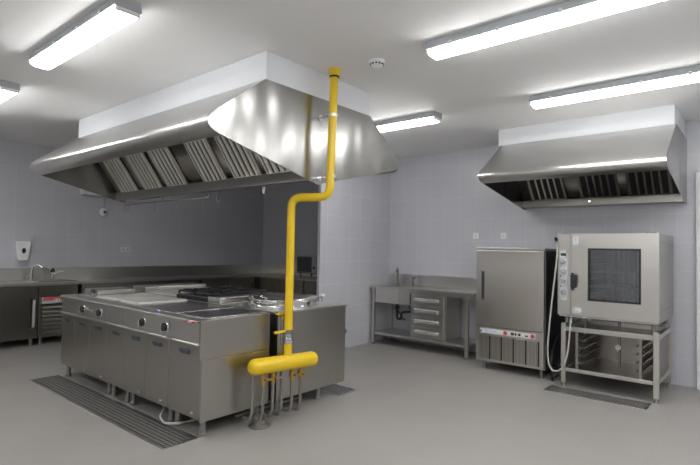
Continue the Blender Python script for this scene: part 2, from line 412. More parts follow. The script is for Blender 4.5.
# ------------------------------------------------------------------ island, front row
ZT = .9
def leg(mb, x, y, top=.145, r=.024):
    mb.lathe((x, y, 0), [(r+.006, 0), (r+.006, .02), (r, .026), (r, top)], 16); return mb
Y0, Y1 = 2.2, 2.865
def front_unit(xa, xb, doors, knobs, name, label, cat, top_mat, top='flat', end=False):
    t = thing(name, label, cat, ((xa+xb)/2, (Y0+Y1)/2, 0))
    g = .0015
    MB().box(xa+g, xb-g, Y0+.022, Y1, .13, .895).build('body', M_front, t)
    # control panel, slightly proud, with rail edge and ledge
    MB().box(xa+g, xb-g, Y0-.005, Y0+.0215, .722, .868).build('control_panel', M_steel, t, bevel=.002)
    MB().prism([(Y0-.022, .703), (Y0-.022, .712), (Y0-.012, .7195), (Y0+.021, .7195), (Y0+.021, .703)], xa+g, xb-g).build('ledge', M_steel, t)
    w = MB()
    w.prism(poly2([(Y0-.028, .872), (Y0-.028, .892), (Y0-.012, .902), (Y1, .902), (Y1, .896), (Y0+.03, .896), (Y0+.021, .87)], [.004, .01, .008, 0, 0, 0, 0], 4), xa+g, xb-g, 'x')
    w.build('worktop', M_steel, t)
    n = len(doors)-1
    for i in range(n):
        a, b_ = doors[i]+.003, doors[i+1]-.003
        dr = MB().box(a, b_, Y0, Y0+.0215, .14, .695).build('door', M_front, t, bevel=.003)
        hc = (a+b_)/2+.01
        # recessed cup handle
        MB().prism(poly2([(hc-.075, .618), (hc+.075, .618), (hc+.075, .652), (hc-.075, .652)], .016, 5), Y0-.004, Y0, 'y').build('handle_cup', M_handle, dr)
        MB().prism(poly2([(hc-.07, .640), (hc+.07, .640), (hc+.062, .655), (hc-.062, .655)], .006, 4), Y0-.016, Y0-.004, 'y').build('handle_lip', M_handle, dr)
        MB().box(b_-.11, b_-.07, Y0-.006, Y0, .168, .19).build('door_catch', M_chrome, dr, bevel=.002)
    for kx in knobs:
        k = MB().lathe((kx, Y0-.005, .795), [(.045, 0), (.045, -.006), (.040, -.010)], 28, 'y').build('knob', M_chrome, t)
        MB().lathe((kx, Y0-.015, .795), [(.034, 0), (.036, -.016), (.031, -.026)], 28, 'y').build('knob_grip', M_black, k)
        MB().box(kx-.006, kx+.006, Y0-.054, Y0-.0412, .765, .825).build('knob_pointer', M_chrome, k, bevel=.002)
    for x in (xa+.05, xb-.05):
        for y in (Y0+.07, Y1-.07): leg(MB(), x, y, .129).build('leg', M_pipe, t)
    return t
XD = [-6.02, -5.67, -5.30, -4.91, -4.53, -4.15, -3.77, -3.315]
u1 = front_unit(-6.02, -4.91, XD[0:4], (-5.44, -5.05), 'bratt_pan', 'three-door steel cooking unit at the far left end with a black ball knob', 'cooking unit', M_top)
MB().box(-5.95, -5.0, 2.30, 2.84, .9025, .908).build('pan_top', M_top, u1, bevel=.002)
lid = MB().box(-6.0, -5.66, 2.42, 2.85, .9085, .962).build('lid', M_steel, u1, bevel=.006)
MB().cyl((-5.70, 2.39, .908), (-5.70, 2.39, .93), .008).build('knob_stem', M_chrome, u1)
MB().lathe((-5.70, 2.39, .93), [(.006, 0), (.02, .006), (.027, .022), (.02, .038), (.006, .044)], 18).build('ball_knob', M_black, u1)
# bar between the two knobs
MB().cyl((-5.37, Y0-.03, .80), (-5.12, Y0-.03, .80), .008).cyl((-5.36, Y0-.03, .80), (-5.36, Y0-.004, .80), .006).cyl((-5.13, Y0-.03, .80), (-5.13, Y0-.004, .80), .006).build('grip_bar', M_chrome, u1)
u2 = front_unit(-4.91, -4.53, XD[3:5], (), 'worktop_unit', 'narrow one-door steel worktop unit between the lidded unit and the griddle', 'cabinet', M_top)
MB().box(-4.89, -4.55, 2.30, 2.84, .9025, .906).build('top_plate', M_top, u2, bevel=.001)
u3 = front_unit(-4.53, -3.77, XD[4:7], (-4.19, -3.80-.02), 'griddle_unit', 'two-door steel griddle unit with two round knobs in the middle of the front row', 'cooking unit', M_hob)
MB().box(-4.50, -3.79, 2.27, 2.85, .9025, .910).build('griddle_plate', M_hob, u3, bevel=.002)
MB().lathe((-3.99, 2.225, .903), [(.012, 0), (.014, .008), (.006, .014)], 14).build('pilot_lamp', plain('violet_lens', (.35, .35, .75), .2), u3)
u4 = front_unit(-3.77, -3.315, XD[6:8], (), 'worktop_unit', 'smooth-topped steel unit at the near corner of the island with a small red sticker', 'cabinet', M_hob)
MB().box(-3.76, -3.34, 2.27, 2.85, .9025, .910).build('top_plate', M_hob, u4, bevel=.002)
st = MB().box(-3.50, -3.36, Y0-.0295, Y0-.028, .874, .890).build('sticker', M_red, u4)
MB().box(-3.455, -3.405, Y0-.0305, Y0-.0295, .876, .888).build('sticker_mark', M_label, st)
def reflection_ribs(parent, x0, x1, y0, y1, z):  # raised pale strips standing in for hood filters mirrored in the flat tops
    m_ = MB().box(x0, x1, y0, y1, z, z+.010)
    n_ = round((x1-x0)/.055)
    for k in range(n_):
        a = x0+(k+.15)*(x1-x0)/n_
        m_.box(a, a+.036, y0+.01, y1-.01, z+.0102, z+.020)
    return m_.build('filter_reflection', M_filter, parent)
reflection_ribs(u2, -4.90, -4.54, 2.32, 2.84, .9065)
reflection_ribs(u1, -5.45, -4.93, 2.32, 2.84, .9085)
# near end panels
MB().box(-3.3145, -3.290, Y0-.004, Y1, .13, .596).build('end_panel', M_end, u4, bevel=.002)
MB().box(-3.3145, -3.290, Y0-.02, Y1, .600, .902).build('end_panel', M_end, u4, bevel=.002)
# ------------------------------------------------------------------ island, back row
YA, YBk = 2.955, 3.87
def back_unit(xa, xb, name, label, cat):
    t = thing(name, label, cat, ((xa+xb)/2, (YA+YBk)/2, 0)); g = .0015
    MB().box(xa+g, xb-g, YA, YBk-.02, .13, .875).build('body', M_front, t)
    MB().box(xa+g, xb-g, YA-.01, YBk+.02, .876, .902).build('worktop', M_steel, t, bevel=.003)
    MB().box(xa+g+.01, xb-g-.01, YBk-.0195, YBk, .145, .70).build('door', M_front, t, bevel=.003)
    for x in (xa+.05, xb-.05):
        for y in (YA+.07, YBk-.31): leg(MB(), x, y, .129).build('leg', M_pipe, t)
    return t
b1 = back_unit(-6.02, -5.66, 'boiling_tank', 'lidded steel tank unit at the far end of the island back row', 'cooking unit')
MB().box(-6.0, -5.68, YA+.03, YBk-.05, .903, .972).build('lid', M_steel, b1, bevel=.006)
def burners(t, xa, xb, nx):
    MB().box(xa+.02, xb-.02, YA+.02, YBk-.14, .9455, .950).build('drip_tray', M_hob, t, bevel=.001)
    px = (xb-xa)/nx; py_ = (YBk-YA-.15)/2
    for i in range(nx):
        for j in range(2):
            cx, cy = xa+px*(i+.5), YA+.02+py_*(j+.5); hx, hy = px*.46, py_*.46
            gm = MB(); z0, z1 = .972, .992
            for s_ in (-1, 1):
                gm.box(cx-hx, cx+hx, cy+s_*hy-.009, cy+s_*hy+.009, z0, z1); gm.box(cx+s_*hx-.009, cx+s_*hx+.009, cy-hy+.009, cy+hy-.009, z0, z1)
                for q in (-1, 1): gm.box(cx+s_*hx-.010, cx+s_*hx+.010, cy+q*hy-.010, cy+q*hy+.010, .9502, .9715)
            for k in range(8):
                R = Matrix.Translation((cx, cy, 0)) @ Matrix.Rotation(k*pi/4, 4, 'Z')
                gm.box(.045, min(hx, hy)-.009 if k % 2 == 0 else min(hx, hy)*1.25, -.006, .006, z0, z1+.008, R)
            g_ = gm.build('burner_grate', M_iron, t, bevel=.002)
            MB().lathe((cx, cy, .9502), [(.058, 0), (.058, .010), (.040, .014), (.040, .022), (.030, .026)], 22).build('burner_cap', M_black, t)
b2 = back_unit(-5.66, -4.95, 'solid_top_unit', 'flat polished steel unit in the back row, left of the black burners', 'cooking unit')
MB().box(-5.64, -4.97, YA+.02, YBk-.04, .903, .909).build('top_plate', M_top, b2, bevel=.002)
reflection_ribs(b2, -5.64, -4.97, YA+.03, YBk-.05, .9095)
b3 = back_unit(-4.95, -4.14, 'gas_range', 'gas range with black cast iron grates in the back row beside the round kettle', 'stove')
MB().box(-4.945, -4.36, YA+.0, YBk-.12, .9025, .945).build('raised_deck', M_iron, b3, bevel=.004)
MB().box(-4.358, -4.15, YA+.0, YBk-.12, .9025, .962).build('steel_rail', M_steel, b3, bevel=.006)
burners(b3, -4.96, -4.34, 2)
b4 = back_unit(-4.14, -3.315, 'boiling_kettle', 'boiling kettle with round steel lid at the near end of the back row', 'cooking unit')
MB().box(-3.3145, -3.290, YA, YBk+.004, .13, .890).build('end_panel', M_end, b4, bevel=.002)
MB().box(-3.3145, -3.282, YA-.004, YBk+.03, .8905, .905).build('end_lip', M_steel, b4, bevel=.002)
MB().box(-3.318, -3.286, YBk+.006, YBk+.032, .61, .65).build('side_bracket', M_pipe, b4, bevel=.004)
kc = (-3.72, 3.41, .903)
MB().lathe(kc, [(.345, 0), (.345, .012), (.335, .016), (.335, .060)], 48).build('kettle_rim', M_chrome, b4)
kl = MB().lathe(kc, [(.345, .0605), (.350, .066), (.350, .076), (.335, .084), (.20, .090), (.02, .094)], 48).build('kettle_lid', M_top, b4)
hp = [(kc[0]-.10, kc[1]-.30, .985), (kc[0]-.10, kc[1]-.36, 1.01), (kc[0]+.10, kc[1]-.36, 1.01), (kc[0]+.10, kc[1]-.30, .985)]
MB().tube(fillet(hp, .03, 5), .009, 10).build('lid_handle', M_chrome, kl)
tp = MB().cyl((-3.60, 3.85, .903), (-3.60, 3.85, .965), .010).cyl((-3.60, 3.85, .955), (-3.60, 3.77, .96), .007)
tp.build('water_tap', M_chrome, b4)
MB().box(-3.62, -3.58, 3.825, 3.875, .966, .990).build('tap_handle', M_plastic, b4, bevel=.003)
MB().cyl((-4.10, 3.80, .903), (-4.10, 3.80, .975), .012).build('spout_stub', M_plastic, b4)

# ------------------------------------------------------------------ yellow gas line
gp = thing('gas_pipe', 'bright yellow gas pipe with thick manifold and brass valves at the island end', 'pipe', (-3.14, 2.92, 0))
ma, mb_ = Vector((-3.15, 2.55, .510)), Vector((-3.11, 3.25, .482))
dv = (mb_-ma).normalized()
pts = [ma-dv*.005, ma+dv*.002, ma+dv*.02, ma+dv*.045, mb_-dv*.045, mb_-dv*.02, mb_-dv*.002, mb_+dv*.005]
MB().tube(pts, [.02, .045, .060, .066, .066, .060, .045, .02], 26).build('manifold', M_yellow, gp)
xr, yr = -3.13, 2.935; zr = 1.905
MB().tube([(xr, yr, .53), (xr, yr, .655)], .034, 20).build('lower_riser', M_yellow, gp)
MB().tube([(xr, yr, .655), (xr, yr, .66), (xr, yr, .70), (xr, yr, .705), (xr, yr, .735), (xr, yr, .74)], [.036, .044, .044, .032, .032, .044], 20).build('meter_collar', M_chrome, gp)
lab = MB().tube([(xr, yr, .7405), (xr, yr, .775)], .042, 20).build('shutoff_valve', M_pipe, gp)
MB().box(xr-.01, xr+.01, yr-.16, yr-.035, .752, .772).build('valve_lever', M_yellow, lab, bevel=.004)
xt, yt = -2.80, 3.06
path = fillet([(xr, yr, .776), (xr, yr, zr), (xt, yt-.04, zr), (xt, yt, zr+.06), (xt, yt+.03, ZC-.09)], [0, .09, .09, .0, 0], 10)
MB().tube(fillet([(xr, yr, .776), (xr, yr, zr), (xt, yt, zr), (xt, yt+.03, ZC-.06)], .095, 10), .0345, 22).build('riser_pipe', M_yellow, gp)
MB().tube([(xt, yt+.03, ZC-.0601), (xt, yt+.03, ZC-.04), (xt, yt+.031, ZC)], [.048, .050, .050], 22).build('ceiling_collar', M_yellow, gp)
MB().tube([(xt, yt+.03, ZC-.075), (xt, yt+.03, ZC-.061)], .042, 22).build('dark_joint', M_iron, gp)
for z in (2.60, 2.08):
    yy = yt+.02
    c = MB().tube([(xt, yy, z-.012), (xt, yy, z+.012)], .040, 20).build('pipe_clamp', M_steel, gp)
    MB().cyl((xt-.035, yy, z), (HX1+.007, yy, z), .007, 10).cyl((HX1+.007, yy, z), (HX1+.012, yy, z), .028, 16).build('clamp_rod', M_chrome, c)
# second small valve behind
MB().cyl((-3.19, 2.915, .60), (-3.19, 2.915, .86), .016).build('branch_pipe', M_pipe, gp)
o = MB().lathe((-3.19, 2.915, .86), [(.02, 0), (.024, .01), (.024, .03), (.014, .04)], 16).build('branch_valve', M_brass, gp)
MB().box(-3.20, -3.18, 2.84, 2.945, .9, .912).build('branch_lever', M_yellow, o, bevel=.003)
# drops
def drop(y, dx, zb, valve):
    tt = (y-ma.y)/(mb_.y-ma.y); x = ma.x+(mb_.x-ma.x)*tt+dx; z = ma.z+(mb_.z-ma.z)*tt-.05
    p = MB().tube(fillet([(x, y, z), (x, y, .14), (x-.03, y, zb), (x-.11, y, zb)], .03, 5), .0145, 12).build('drop_pipe', M_pipe, gp)
    if valve:
        MB().tube([(x, y, z-.015), (x, y, z-.03), (x, y, z-.035), (x, y, z-.075), (x, y, z-.08), (x, y, z-.105)], [.020, .020, .026, .026, .020, .020], 14).cyl((x, y, z-.055), (x+.045, y, z-.055), .012, 12).build('gas_valve', M_brass, p)
        MB().box(x+.0455, x+.055, y-.012, y+.05, z-.063, z-.045).build('valve_lever', M_brass, p, bevel=.002)
for y, dx, zb, v in ((2.59, -.02, .08, 0), (2.67, .01, .06, 1), (2.77, .01, .07, 1), (2.87, 0, .06, 0), (2.975, .01, .07, 1), (3.07, .01, .06, 1)):
    drop(y, dx, zb, v)
MB().lathe((-3.20, 2.70, 0), [(.09, 0), (.09, .012), (.05, .03), (.05, .06)], 24).build('floor_socket', M_pipe, gp)
# pipes lying under the island
for k, (y, lab_) in enumerate(((2.95, 'galvanised pipe on the floor under the island, just behind the manifold drops'), (3.12, 'galvanised pipe on the floor under the island, farther in behind the other floor pipe'))):
    o = MB().tube(fillet([(-3.42-.10*k, 2.62, .05), (-3.42-.10*k, y+.45, .05), (-3.9, y+.55, .05)], .05, 4), .013, 10).build('floor_pipe', M_pipe)
    tag(o, lab_, 'pipe')
# white hose loop visible under the doors
o = MB().tube(fillet([(-3.95, 2.30, .12), (-3.88, 2.20, .045), (-3.74, 2.16, .03), (-3.66, 2.24, .03), (-3.62, 2.45, .03)], .05, 6), .009, 10).build('drain_hose', M_rubber)
tag(o, 'pale flexible hose looping out from under the island doors', 'hose')

# ------------------------------------------------------------------ floor drain grates
def grate(x0, x1, y0, y1, label, bars='x', n=6, cross=60):
    t = thing('floor_drain_grate', label, 'drain grate', ((x0+x1)/2, (y0+y1)/2, 0))
    e = .018
    MB().box(x0, x1, y0, y0+e, .0005, .006).box(x0, x1, y1-e, y1, .0005, .006).box(x0, x0+e, y0+e, y1-e, .0005, .006).box(x1-e, x1, y0+e, y1-e, .0005, .006).build('frame', M_steel, t)
    MB().box(x0+e, x1-e, y0+e, y1-e, .0005, .0015).build('channel', M_dark, t)
    g = MB()
    w = (y1-y0-2*e)/n; l = (x1-x0-2*e)/cross
    for k in range(1, n): g.box(x0+e, x1-e, y0+e+k*w-.0045, y0+e+k*w+.0045, .0015, .006)
    for k in range(1, cross): g.box(x0+e+k*l-.003, x0+e+k*l+.003, y0+e, y1-e, .0015, .0045)
    g.build('grid', M_drain, t)
    return t
grate(-6.06, -3.33, 1.915, 2.215, 'long floor drain grate along the door side of the cooking island', n=7, cross=84)
grate(-4.6, -3.27, 3.78, 4.08, 'floor drain grate behind the near end of the cooking island', n=7, cross=40)
grate(-1.83, -.87, 5.46, 5.70, 'floor drain grate in front of the oven stand', n=6, cross=30)

# ------------------------------------------------------------------ left wall counters
WT0, WT1 = .862, .90
ct = thing('worktop', 'long L-shaped stainless worktop with backsplash along the left and recess walls', 'counter', (-8.3, 4, .86))
MB().box(XL+.002, -8.0, .3, YR-.002, WT0, WT1).box(-8.0, -4.875, 6.6, YR-.002, WT0, WT1).build('counter_slab', M_steel, ct, bevel=.004)
MB().box(XL+.002, XL+.022, .3, YR-.002, WT1+.001, 1.09).box(XL+.022, -4.875, YR-.022, YR-.002, WT1+.001, 1.09).build('backsplash', M_steel, ct, bevel=.003)
MB().box(-8.50, -8.10, 2.62, 3.16, WT1+.0005, WT1+.012).build('sink_rim', M_chrome, ct, bevel=.003)
MB().box(-8.48, -8.12, 2.64, 3.14, WT1+.0125, WT1+.013).build('sink_basin', M_hoodin, ct)
def undercounter(y0, y1, name, label, cat, kind):
    t = thing(name, label, cat, (-8.3, (y0+y1)/2, 0)); g = .003
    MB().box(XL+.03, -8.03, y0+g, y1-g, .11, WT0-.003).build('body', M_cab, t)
    for y in (y0+.06, y1-.06):
        for x in (-8.55, -8.10): leg(MB(), x, y, .11).build('leg', M_pipe, t)
    return t
for i, (a, b_) in enumerate(((.35, 1.42), (1.42, 2.612))):
    t = undercounter(a, b_, 'undercounter_fridge', ['single-door undercounter fridge unit beyond the left edge of the picture', 'undercounter fridge under the soap dispenser with a long dark vertical handle'][i], 'fridge', 0)
    dr = MB().box(-8.029, -8.0, a+.012, b_-.012, .125, .855).build('door', M_fridge, t, bevel=.004)
    MB().box(-8.0, -7.985, b_-.115, b_-.085, .27, .68).build('handle', M_black, dr, bevel=.004)
    MB().box(-8.0, -7.992, b_-.083, b_-.05, .27, .66).build('handle_plate', M_panelgrey, dr, bevel=.002)
t = undercounter(2.615, 3.14, 'refrigeration_unit', 'louvred compressor unit with a red and white display beside the undercounter fridge', 'refrigeration unit', 0)
MB().box(-8.029, -8.004, 2.63, 3.13, .70, .855).build('upper_panel', M_fridge, t, bevel=.003)
dp = MB().prism([(-8.029, .60), (-7.985, .60), (-8.0, .685), (-8.029, .685)], 2.65, 3.0, 'y').build('display_panel', M_greyplastic, t)
MB().prism([(-7.9895, .645), (-7.9835, .645), (-7.9925, .683), (-7.9985, .683)], 2.66, 2.99, 'y').build('red_strip', M_red, dp)
MB().box(-7.984, -7.978, 2.80, 2.88, .615, .66).build('display', M_label, dp)
MB().box(-7.978, -7.976, 2.81, 2.82, .63, .65).box(-7.978, -7.976, 2.85, 2.86, .63, .65).build('digits', M_black, dp)
gv = MB().box(-8.029, -8.015, 2.64, 3.10, .13, .59)
for k in range(7): gv.prism([(-8.014, .16+k*.06), (-7.99, .165+k*.06), (-7.995, .195+k*.06), (-8.014, .20+k*.06)], 2.66, 3.08, 'y')
gv.build('louvre_grille', M_fridge, t)
def cabinet(x0, x1, y0, y1, face, label, ndoor=1, name='base_cabinet'):
    t = thing(name, label, 'cabinet', ((x0+x1)/2, (y0+y1)/2, 0)); g = .003
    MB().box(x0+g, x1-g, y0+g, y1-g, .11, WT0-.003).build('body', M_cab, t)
    for k in range(ndoor):
        if face == 'x':
            a = y0+(y1-y0)*k/ndoor+.008; b_ = y0+(y1-y0)*(k+1)/ndoor-.008
            dr = MB().box(x1-.002, x1+.018, a, b_, .125, .835).build('door', M_cab, t, bevel=.003)
            MB().box(x1+.019, x1+.036, b_-.06, b_-.04, .45, .75).build('handle', M_black, dr, bevel=.003)
        else:
            a = x0+(x1-x0)*k/ndoor+.008; b_ = x0+(x1-x0)*(k+1)/ndoor-.008
            dr = MB().box(a, b_, y0-.018, y0+.002, .125, .835).build('door', M_cab, t, bevel=.003)
            MB().box(b_-.06, b_-.04, y0-.036, y0-.019, .45, .75).build('handle', M_chrome, dr, bevel=.003)
    for x in (x0+.06, x1-.06):
        for y in (y0+.06, y1-.06): leg(MB(), x, y, .11).build('leg', M_pipe, t)
    return t
cabinet(XL+.03, -8.05, 3.2, 4.2, 'x', 'dark steel base cabinet on the left wall, next beyond the red display', 2)
cabinet(XL+.03, -8.10, 4.22, 5.3, 'x', 'dark steel base cabinet on the left wall under the worktop, seen behind the island lid', 2)
cabinet(XL+.03, -8.05, 5.32, 6.55, 'x', 'dark steel base cabinet on the left wall closest to the room corner', 2)
cabinet(-7.98, -6.70, 6.65, YR-.03, 'y', 'dark steel base cabinet on the recess wall beside the room corner', 2)
cabinet(-6.68, -4.90, 6.65, YR-.03, 'y', 'dark steel base cabinet under the microwave beside the tiled partition', 3)
# faucets
t = thing('faucet', 'chrome swan-neck faucet on the left worktop under the soap dispenser', 'faucet', (-8.45, 2.64, WT1))
MB().lathe((-8.45, 2.64, WT1+.0125), [(.03, 0), (.03, .01), (.022, .02), (.022, .10)], 18).build('body', M_chrome, t)
MB().tube(fillet([(-8.45, 2.64, 1.0), (-8.45, 2.655, 1.13), (-8.40, 2.71, 1.15), (-8.36, 2.76, 1.10)], .05, 6), .013, 12).build('spout', M_chrome, t)
MB().tube([(-8.45, 2.64, .96), (-8.42, 2.56, .97)], [.009, .006], 10).build('lever', M_chrome, t)
t = thing('faucet', 'chrome mixer tap with dark cross handle right of the swan-neck faucet', 'faucet', (-8.45, 2.93, WT1))
MB().cyl((-8.45, 2.93, WT1+.0125), (-8.45, 2.93, 1.03), .018).build('body', M_chrome, t)
MB().lathe((-8.45, 2.93, 1.03), [(.03, 0), (.033, .01), (.025, .04), (.012, .06)], 16).build('handle', M_black, t)
MB().tube([(-8.45, 2.93, 1.0), (-8.40, 3.0, 1.04), (-8.37, 3.07, 1.05), (-8.36, 3.09, 1.02)], .011, 10).build('spout', M_chrome, t)
# soap dispenser
t = thing('soap_dispenser', 'white wall soap dispenser with a dark oval window above the left worktop', 'soap dispenser', (XL+.06, 2.56, 1.19))
MB().prism(poly2([(2.49, 1.21), (2.63, 1.21), (2.655, 1.50), (2.465, 1.50)], .035, 6), XL+.001, XL+.10, 'x').build('case', M_plastic, t, bevel=.012)
R = Matrix.Translation((XL+.1005, 2.56, 1.355)) @ Matrix.Diagonal((1, .75, 1.15, 1))
w = MB().lathe((0, 0, 0), [(.036, 0), (.034, .004), (.02, .006)], 20, 'x'); w._xf(w.bm.verts, R); w.build('level_window', M_black, t)
MB().box(XL+.02, XL+.09, 2.51, 2.61, 1.185, 1.209).build('push_bar', M_greyplastic, t, bevel=.006)
# sockets
def socket(cx, cz, n, wall, label, w=.08):
    if wall == 'x': loc = (XL+.006, cx, cz)
    else: loc = (cx, YB-.006, cz)
    t = thing('wall_socket', label, 'socket', loc)
    for k in range(n):
        c = cx+(k-(n-1)/2)*w
        if wall == 'x':
            p = MB().box(XL+.001, XL+.012, c-w/2+.001, c+w/2-.001, cz-.04, cz+.04).build('faceplate', M_plastic, t, bevel=.003)
            MB().lathe((XL+.0125, c, cz), [(.022, 0), (.022, .001)], 20, 'x').build('socket_well', M_greyplastic, p)
        else:
            p = MB().box(c-w/2+.001, c+w/2-.001, YB-.012, YB-.001, cz-.042, cz+.042).build('faceplate', M_plastic, t, bevel=.003)
            MB().lathe((c, YB-.0125, cz), [(.022, 0), (.022, -.001)], 20, 'y').build('socket_well', M_label, p)
socket(4.145, 1.39, 2, 'x', 'white double wall socket on the left wall above the worktop')
socket(-3.25, 1.70, 1, 'y', 'white wall socket above the right end of the bench, left of the chiller corner', .085)
socket(-2.83, 1.70, 1, 'y', 'white wall socket directly above the top of the chiller', .085)
# wall box and round device on the left wall behind the hood
t = thing('wall_light_box', 'shallow white box high on the left wall, partly hidden by the island hood', 'wall box', (XL+.1, 3.68, 2.28))
MB().box(XL+.001, XL+.13, 3.36, 4.0, 2.29, 2.55).build('case', M_white, t, bevel=.006)
MB().box(XL+.002, XL+.12, 3.38, 3.98, 2.272, 2.289).build('lower_rim', M_greyplastic, t, bevel=.003)
t = thing('wall_alarm', 'small round white device on a cable on the left wall beneath the white box', 'alarm', (XL+.03, 3.75, 2.0))
MB().lathe((XL+.001, 3.75, 2.02), [(.07, 0), (.07, .02), (.055, .035), (.03, .045)], 26, 'x').build('case', M_plastic, t)
MB().lathe((XL+.046, 3.75, 2.02), [(.022, 0), (.02, .006)], 18, 'x').build('lens', M_black, t)
MB().cyl((XL+.012, 3.75, 2.09), (XL+.012, 3.75, 2.271), .010, 8).build('cable', M_greyplastic, t)
# microwave
t = thing('microwave', 'dark microwave oven on the recess worktop, partly hidden by the tiled partition', 'microwave', (-6.8, 6.95, WT1))
MB().box(-7.05, -6.50, 6.80, 7.18, 1.005, 1.315).build('case', M_steel, t, bevel=.006)
dr = MB().box(-7.04, -6.64, 6.785, 6.7995, 1.015, 1.305).build('door', M_black, t, bevel=.003)
MB().box(-7.0, -6.70, 6.783, 6.7845, 1.05, 1.27).build('door_window', plain('dark_blue_window', (.02, .03, .045), .15), dr)
MB().box(-6.635, -6.51, 6.785, 6.7995, 1.015, 1.305).build('control_panel', M_greyplastic, t, bevel=.003)
MB().lathe((-6.57, 6.785, 1.10), [(.025, 0), (.022, -.02)], 18, 'y').build('dial', M_black, t)
sh = thing('microwave_shelf', 'low dark stand under the microwave on the recess worktop', 'stand', (-6.8, 6.95, WT1))
MB().box(-7.03, -6.45, 6.80, 7.18, .985, 1.004).build('board', M_black, sh, bevel=.003)
for x in (-6.98, -6.50):
    for y in (6.84, 7.14): MB().cyl((x, y, WT1+.001), (x, y, .9845), .014, 12).build('foot', M_black, sh)

# ------------------------------------------------------------------ work bench with sink
BY0, BY1 = 6.18, YB-.003
BX0, BX1 = -4.755, -2.99
t = thing('sink_bench', 'stainless steel sink bench with backsplash between the tiled wall and the chiller', 'work bench', ((BX0+BX1)/2, 6.45, 0))
MB().box(BX0, BX1, BY0, BY1-.0, .868, .905).build('bench_top', M_steel, t, bevel=.004)
MB().box(BX0+.0, BX1, BY1-.022, BY1, .906, 1.085).build('backsplash', M_steel, t, bevel=.004)
lg = []
for x in (BX0+.06, BX1-.12):
    for y in (BY0+.035, BY1-.07):
        l = MB().box(x-.024, x+.024, y-.024, y+.024, .03, .8675).build('leg', M_steelv, t, bevel=.003)
        MB().lathe((x, y, 0), [(.022, 0), (.022, .02), (.014, .0295)], 14).build('foot', M_pipe, l)
MB().box(BX0+.05, BX1-.11, BY0+.03, BY1-.05, .155, .195).build('undershelf', M_steel, t, bevel=.003)
MB().box(BX0+.09, -4.22, BY0+.02, BY1-.12, .655, .8675).build('sink_bowl', M_steelv, t, bevel=.006)
MB().box(-4.219, -4.03, BY0+.02, BY0+.035, .655, .8675).build('apron', M_steelv, t, bevel=.002)
MB().box(-4.03, BX1-.02, BY0+.03, BY0+.045, .83, .8675).build('front_rail', M_steel, t)
MB().box(BX0+.1, -4.3, BY0+.07, BY1-.18, .9055, .909).build('sink_rim', M_chrome, t, bevel=.001)
MB().box(BX0+.13, -4.33, BY0+.10, BY1-.21, .9095, .910).build('sink_opening', M_hoodin, t)
tr = MB().cyl((-4.42, 6.45, .66), (-4.42, 6.45, .50), .022)
tr.tube(fillet([(-4.42, 6.45, .51), (-4.42, 6.45, .40), (-4.34, 6.45, .40), (-4.34, 6.45, .50), (-4.2, 6.5, .52), (-4.12, 6.6, .48), (-4.12, BY1-.03, .48)], .03, 5), .020, 12)
tr.cyl((-4.42, 6.45, .55), (-4.42, 6.45, .60), .036)
tr.build('drain_trap', M_black, t)
hs = MB().tube(fillet([(-4.52, 6.6, .66), (-4.52, 6.62, .5), (-4.44, 6.66, .36), (-4.44, BY1-.03, .36)], .04, 5), .010, 10).tube(fillet([(-4.30, 6.6, .66), (-4.30, 6.62, .56), (-4.20, 6.66, .44), (-4.2, BY1-.03, .42)], .04, 5), .010, 10)
hs.build('supply_hose', M_black, t)
# drawer cabinet hung under the bench
t = thing('drawer_unit', 'four-drawer steel cabinet under the middle of the sink bench', 'drawer cabinet', (-3.72, 6.45, .2))
DX0, DX1 = -4.025, -3.435
MB().box(DX0, DX1, BY0+.055, BY1-.1, .197, .829).build('carcass', M_steelv, t, bevel=.002)
for k in range(4):
    z0 = .212+k*.154; z1 = z0+.146
    dr = MB().box(DX0+.015, DX1-.04, BY0+.034, BY0+.0545, z0, z1).build('drawer', M_steelv, t, bevel=.003)
    h = [(BY0+.0335, z1-.045), (BY0+.008, z1-.055), (BY0+.008, z1-.088), (BY0+.0335, z1-.098)]
    MB().prism(h, DX0+.08, DX1-.11, 'x').build('handle', plain('bright_handle', (.72, .72, .72), .25, .6) if k == 0 else bpy.data.materials['bright_handle'], dr, bevel=.002)
t = thing('faucet', 'tall chrome faucet at the left end of the sink bench', 'faucet', (-4.53, 6.62, .91))
MB().lathe((-4.53, 6.62, .9105), [(.03, 0), (.03, .01), (.02, .02), (.018, .05)], 18).build('base', M_darkchrome, t)
MB().tube(fillet([(-4.53, 6.62, .95), (-4.53, 6.62, 1.17), (-4.50, 6.56, 1.18), (-4.48, 6.50, 1.12)], .04, 6), .013, 12).build('spout', M_darkchrome, t)
t = thing('faucet', 'small chrome tap right of the tall bench faucet', 'faucet', (-4.25, 6.62, .905))
MB().cyl((-4.25, 6.62, .9055), (-4.25, 6.62, 1.02), .017).build('body', M_darkchrome, t)
MB().box(-4.30, -4.20, 6.60, 6.64, 1.021, 1.05).build('cross_handle', M_darkchrome, t, bevel=.008)
MB().tube([(-4.25, 6.62, .98), (-4.25, 6.54, .985), (-4.25, 6.52, .96)], .010, 10).build('spout', M_darkchrome, t)

